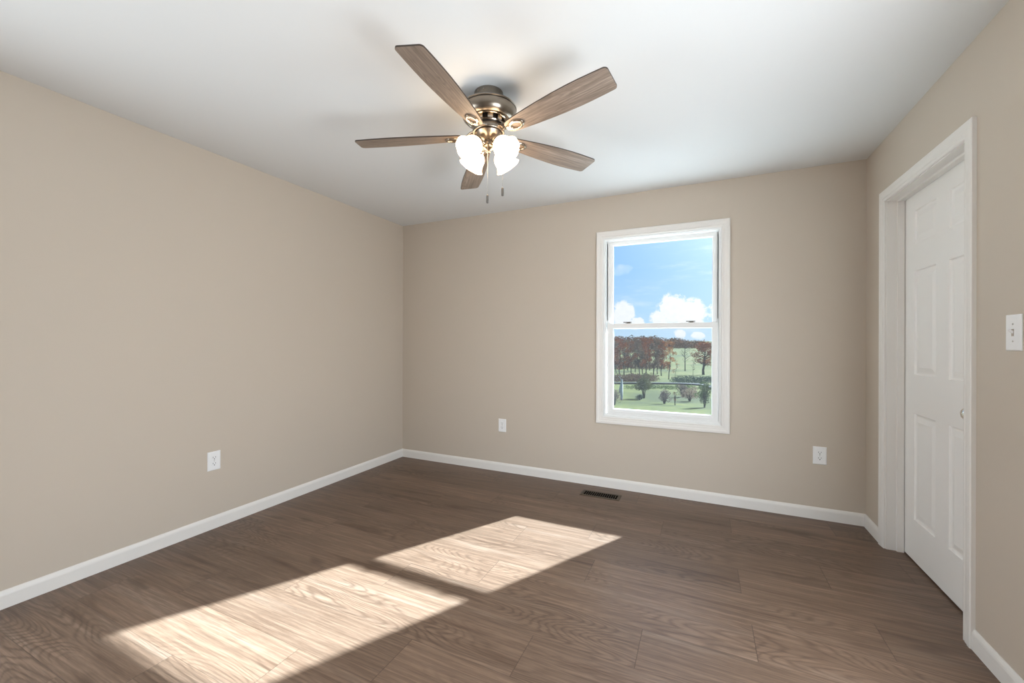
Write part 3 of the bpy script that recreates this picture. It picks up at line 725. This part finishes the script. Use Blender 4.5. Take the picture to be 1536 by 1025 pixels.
def leafmat(name, c1, c2, c3):
    m, t, o = mat(name)
    tcn = t.add('ShaderNodeTexCoord').outputs['Object']
    n1 = t.add('ShaderNodeTexNoise', Vector=tcn, Scale=1.1, Detail=4.0, Roughness=0.7).outputs['Fac']
    c = t.ramp(n1, [(0.34, tuple(x * 1.5 for x in c1)), (0.5, tuple(x * 1.5 for x in c2)), (0.66, tuple(x * 1.5 for x in c3))])
    d = t.add('ShaderNodeBsdfDiffuse', Color=c); tr = t.add('ShaderNodeBsdfTranslucent', Color=c)
    mx = t.add('ShaderNodeMixShader'); mx.inputs[0].default_value = 0.45; t.l.new(d.outputs[0], mx.inputs[1]); t.l.new(tr.outputs[0], mx.inputs[2])
    t.l.new(mx.outputs[0], o.inputs[0]); return m
L_RUST = leafmat('rust_leaves', (0.030, 0.012, 0.008), (0.090, 0.028, 0.013), (0.130, 0.046, 0.016))
L_BROWN = leafmat('brown_leaves', (0.026, 0.019, 0.016), (0.055, 0.035, 0.025), (0.085, 0.055, 0.032))
L_ORANGE = leafmat('orange_leaves', (0.090, 0.034, 0.014), (0.150, 0.060, 0.022), (0.190, 0.090, 0.035))
L_OLIVE = leafmat('olive_leaves', (0.022, 0.024, 0.012), (0.045, 0.048, 0.022), (0.075, 0.070, 0.034))
L_GREEN = leafmat('green_leaves', (0.016, 0.026, 0.010), (0.036, 0.052, 0.018), (0.070, 0.085, 0.032))
L_MAUVE = leafmat('mauve_twigs', (0.040, 0.030, 0.030), (0.075, 0.055, 0.052), (0.110, 0.080, 0.070))
L_TAN = leafmat('tan_brush', (0.085, 0.062, 0.045), (0.140, 0.100, 0.075), (0.180, 0.140, 0.110))
L_DARK = leafmat('dark_evergreen', (0.008, 0.014, 0.012), (0.018, 0.028, 0.022), (0.030, 0.040, 0.028))
M_CLOTH = pbr('white_cloth', (0.40, 0.40, 0.40), 0.8, spec=0.1)
M_BARK = pbr('grey_bark', (0.050, 0.040, 0.034), 0.9, spec=0.1)
def leaves(bm, blobs, n, size, rg):
    tot = sum(b[1] ** 2 for b in blobs)
    for c, r, sq in blobs:
        for _ in range(int(n * r * r / tot)):
            v = Vector((rg.gauss(0, 1), rg.gauss(0, 1), rg.gauss(0, 1))).normalized() * (r * rg.uniform(0.35, 1.0) ** 0.5)
            p = Vector(c) + Vector((v.x, v.y, v.z * sq)); s = size * rg.uniform(0.6, 1.3)
            a = Vector((rg.gauss(0, 1), rg.gauss(0, 1), rg.gauss(0, 1))).normalized(); b = a.orthogonal().normalized()
            bm.faces.new([bm.verts.new(p + a * s), bm.verts.new(p + b * s * 0.6), bm.verts.new(p - a * s * 0.9), bm.verts.new(p - b * s * 0.6)])
def limbs(bm, rg, h, r0, crown0, spread, nb, wobble=0.03):
    pts, rad = [], []; x = y = 0
    for k in range(7):
        z = h * 0.93 * k / 6; pts.append((x, y, z)); rad.append(max(0.03, r0 * (1 - 0.85 * k / 6))); x += rg.gauss(0, h * wobble * 0.5); y += rg.gauss(0, h * wobble * 0.5)
    tube(bm, pts, rad, 7); tips = []
    for k in range(nb):
        f = crown0 + (0.92 - crown0) * (k + rg.random()) / nb; z = h * 0.93 * f; i = min(5, int(f * 6)); t = f * 6 - i
        p = Vector(pts[i]).lerp(Vector(pts[i + 1]), t); a = rg.uniform(0, 2 * PI); L = spread * rg.uniform(0.6, 1.05) * (1.15 - 0.75 * abs(f - 0.55))
        d = Vector((math.cos(a), math.sin(a), rg.uniform(0.35, 1.0))).normalized(); q = p + d * L * 0.55; e = q + (d + Vector((rg.gauss(0, .3), rg.gauss(0, .3), 0.35))).normalized() * L * 0.55
        rr = max(0.022, r0 * 0.42 * (1 - f * 0.6)); tube(bm, [p, q, e], [rr, rr * 0.6, 0.015], 5); tips.append(e)
        for _ in range(3):
            u = p.lerp(q, rg.uniform(0.4, 1)); e2 = u + (d + Vector((rg.gauss(0, .6), rg.gauss(0, .6), rg.uniform(0, .6)))).normalized() * L * 0.45
            tube(bm, [u, e2], [rr * 0.45, 0.012], 4); tips.append(e2)
    return tips
def tree(kind, px, s, h, spread, leafm, n, label, cat='tree', group=None, crown0=0.3, r0=0.2, size=0.22, nb=12, blobr=0.9, seed=1, flat=0.8, zoff=-0.15, core=True):
    rg = random.Random(seed * 7919 + 13); p = site(B(px), s); p.z += zoff
    t = empty(kind, p, label, cat, group); bm = BM(); tips = limbs(bm, rg, h, r0, crown0, spread, nb); obj('trunk', bm, M_BARK, t)
    if n:
        bl = [((e.x, e.y, min(e.z, h)), blobr * rg.uniform(0.6, 1.15), flat) for e in tips]
        if core: bl += [((0, 0, h * (crown0 + (1 - crown0) * f)), spread * 0.55, 1.0) for f in (0.3, 0.6, 0.85)]
        bm = BM(); leaves(bm, bl, n, size, rg); obj('foliage', bm, leafm, t, smooth='keep')
    return t
def shrub(kind, px, s, h, r, leafm, n, label, cat='shrub', size=0.08, seed=1, nb=9, base=0.25, flat=0.8):
    rg = random.Random(seed * 104729 + 7); p = site(B(px), s); p.z += 0.0
    t = empty(kind, p, label, cat); bm = BM()
    for k in range(nb):
        a = rg.uniform(0, 2 * PI); e = Vector((math.cos(a) * r * rg.uniform(.2, .8), math.sin(a) * r * rg.uniform(.2, .8), h * rg.uniform(.55, .95)))
        tube(bm, [(0.03 * k % 0.1, 0, -0.3), (e.x * 0.4, e.y * 0.4, e.z * 0.55), e], [0.05, 0.03, 0.012], 5)
    obj('stem', bm, M_BARK, t)
    bl = []
    for k in range(12):
        a = rg.uniform(0, 2 * PI); q = r * rg.uniform(0.0, 0.62); z = h * rg.uniform(base, 0.82)
        bl.append(((math.cos(a) * q, math.sin(a) * q, z), r * rg.uniform(0.35, 0.55), flat))
    bm = BM(); leaves(bm, bl, n, size, rg); obj('foliage', bm, leafm, t, smooth='keep'); return t

copse = [(912, 112, 12.0, L_RUST, 1), (919, 126, 12.3, L_BROWN, 2), (925, 142, 13.5, L_RUST, 3), (931, 108, 11.6, L_RUST, 4), (937, 134, 12.2, L_BROWN, 5), (943, 152, 13.4, L_BROWN, 6), (949, 118, 11.1, L_RUST, 7), (955, 146, 12.8, L_BROWN, 8), (961, 110, 11.0, L_BROWN, 9), (966, 138, 13.2, L_RUST, 10), (971, 122, 12.3, L_RUST, 11), (977, 154, 12.9, L_RUST, 12), (983, 114, 11.9, L_BROWN, 13), (989, 136, 12.1, L_BROWN, 14), (995, 124, 12.0, L_RUST, 15)]
for px, s, h, lm, sd in copse:
    nm = 'rust-red' if lm is L_RUST else 'dull brown'
    tree('autumn_tree', px, s, h, 1.7, lm, 1700, 'slim %s tree in the dense autumn copse filling the left of the lower pane' % nm, group='%s trees of the autumn copse' % nm, crown0=0.24, r0=0.16, size=0.17, nb=15, blobr=0.8, seed=sd)
tree('orange_tree', 1006, 108, 11.0, 1.45, L_ORANGE, 1000, 'tall thin tree with bright orange leaves at the right end of the copse', crown0=0.22, r0=0.13, size=0.15, nb=13, blobr=0.6, seed=31)
tree('bare_tree', 1030, 152, 12.6, 2.4, L_BROWN, 160, 'nearly bare tree standing alone in the green gap between copse and oak', crown0=0.25, r0=0.20, size=0.13, nb=22, blobr=0.5, seed=33, core=False)
tree('oak_tree', 1056, 134, 10.8, 3.3, L_RUST, 2800, 'broad russet oak with a thick trunk at the right edge of the view', crown0=0.26, r0=0.42, size=0.19, nb=18, blobr=1.25, seed=41)
tree('sapling', 1016, 100, 6.0, 0.8, L_ORANGE, 90, 'thin orange-tipped sapling left of the bare tree', crown0=0.3, r0=0.06, size=0.12, nb=8, blobr=0.35, seed=43, core=False)
tree('sapling', 1042, 112, 6.2, 0.8, L_BROWN, 70, 'thin grey sapling between the bare tree and the oak', crown0=0.3, r0=0.06, size=0.12, nb=8, blobr=0.35, seed=44, core=False)
shrub('round_shrub', 968, 60, 4.0, 1.45, L_OLIVE, 2600, 'round olive shrub on a short stem in the middle of the lawn', size=0.085, seed=3, base=0.42)
shrub('low_shrub', 962, 57.5, 0.9, 0.65, L_DARK, 500, 'low dark blue-green shrub at the foot of the round olive shrub', size=0.07, seed=5, base=0.2, nb=4)
shrub('twiggy_shrub', 999, 52, 1.75, 1.0, L_MAUVE, 1100, 'low mauve-brown twiggy shrub on the lawn right of the olive shrub', size=0.06, seed=7, nb=14)
shrub('twiggy_shrub', 921, 50, 2.2, 1.1, L_MAUVE, 900, 'grey twiggy brush at the lower left corner of the view', size=0.06, seed=8, nb=14)
shrub('brush_clump', 1036, 56, 2.1, 1.5, L_TAN, 1500, 'pale pinkish-tan brush clump left of the green bush', size=0.07, seed=9, nb=12, flat=0.6)
shrub('brush_clump', 1027, 62, 2.0, 1.2, L_MAUVE, 900, 'mauve brush clump behind the pale tan clump', size=0.07, seed=10, nb=12, flat=0.6)
shrub('leafy_bush', 1057, 46, 3.1, 1.15, L_GREEN, 1700, 'tall green leafy bush at the lower right corner of the view', size=0.07, seed=11, nb=12)
shrub('thin_sapling', 1015, 50, 1.9, 0.28, L_RUST, 130, 'thin reddish sapling on the lawn right of the mauve twiggy shrub', cat='sapling', size=0.045, seed=12, nb=3)
# narrow white post seen at the left of the lower pane
p = site(B(933), 58)
bm = BM(); tube(bm, [(0, 0, -0.3), (0.05, 0, 0.5), (-0.08, 0.02, 1.3), (0.02, 0, 2.1), (0.10, 0, 2.9)], [0.10, 0.17, 0.28, 0.19, 0.05], 10)
tube(bm, [(0.02, 0, 2.6), (-0.18, 0, 3.1), (-0.38, 0, 3.35)], [0.06, 0.05, 0.03], 6)
o = obj('white_post', bm, M_CLOTH, None, smooth=True, loc=p); tag(o, 'narrow white upright shape beside the grey brush at the left edge', 'post')
# hedgerows: nobody could count these plants
def band(name, x0, x1, s0, s1, hmin, hmax, leafm, n, size, label, cat, seed, seg=34):
    rg = random.Random(seed); bl = []
    for k in range(seg):
        px = x0 + (x1 - x0) * (k + rg.random()) / seg; s = rg.uniform(s0, s1); p = site(B(px), s); r = rg.uniform(hmin, hmax)
        bl.append(((p.x, p.y, p.z + r * 0.35), r, 0.8))
    bm = BM(); leaves(bm, bl, n, size, rg); o = obj(name, bm, leafm, None, smooth='keep'); tag(o, label, cat, kind='stuff')
band('thicket', 900, 1004, 158, 175, 1.5, 2.8, L_BROWN, 6000, 0.26, 'grey-brown thicket seen between the trunks of the copse', 'thicket', 15, 40)
band('undergrowth', 905, 984, 96, 101, 0.9, 1.9, L_BROWN, 6500, 0.15, 'grey-brown undergrowth along the foot of the autumn copse', 'undergrowth', 5, 46)
band('hedgerow', 1012, 1085, 90, 98, 0.8, 1.5, L_DARK, 4500, 0.13, 'dark green hedgerow beyond the pale lane', 'hedge', 6, 36)
band('verge_bushes', 940, 1055, 74, 78, 0.3, 0.65, L_GREEN, 3200, 0.08, 'low green bushes along the near side of the lane', 'hedge', 7, 46)
rg = random.Random(9); bl = []
for k in range(420):
    px = rg.uniform(860, 1180); s = rg.uniform(370, 430); p = site(B(px), s); f = max(0, min(1, (px - 990) / 90)); r = rg.uniform(3.5, 5.0)
    bl.append(((p.x, p.y, p.z + rg.uniform(0.5, 8.0 - 7.0 * f)), r, 0.9))
bm = BM(); leaves(bm, bl, 26000, 0.75, rg); o = obj('distant_woods', bm, leafmat('woods_leaves', (0.022, 0.022, 0.020), (0.055, 0.032, 0.022), (0.085, 0.045, 0.025)), None, smooth='keep')
tag(o, 'distant belt of dark russet woods along the skyline', 'woods', kind='stuff')
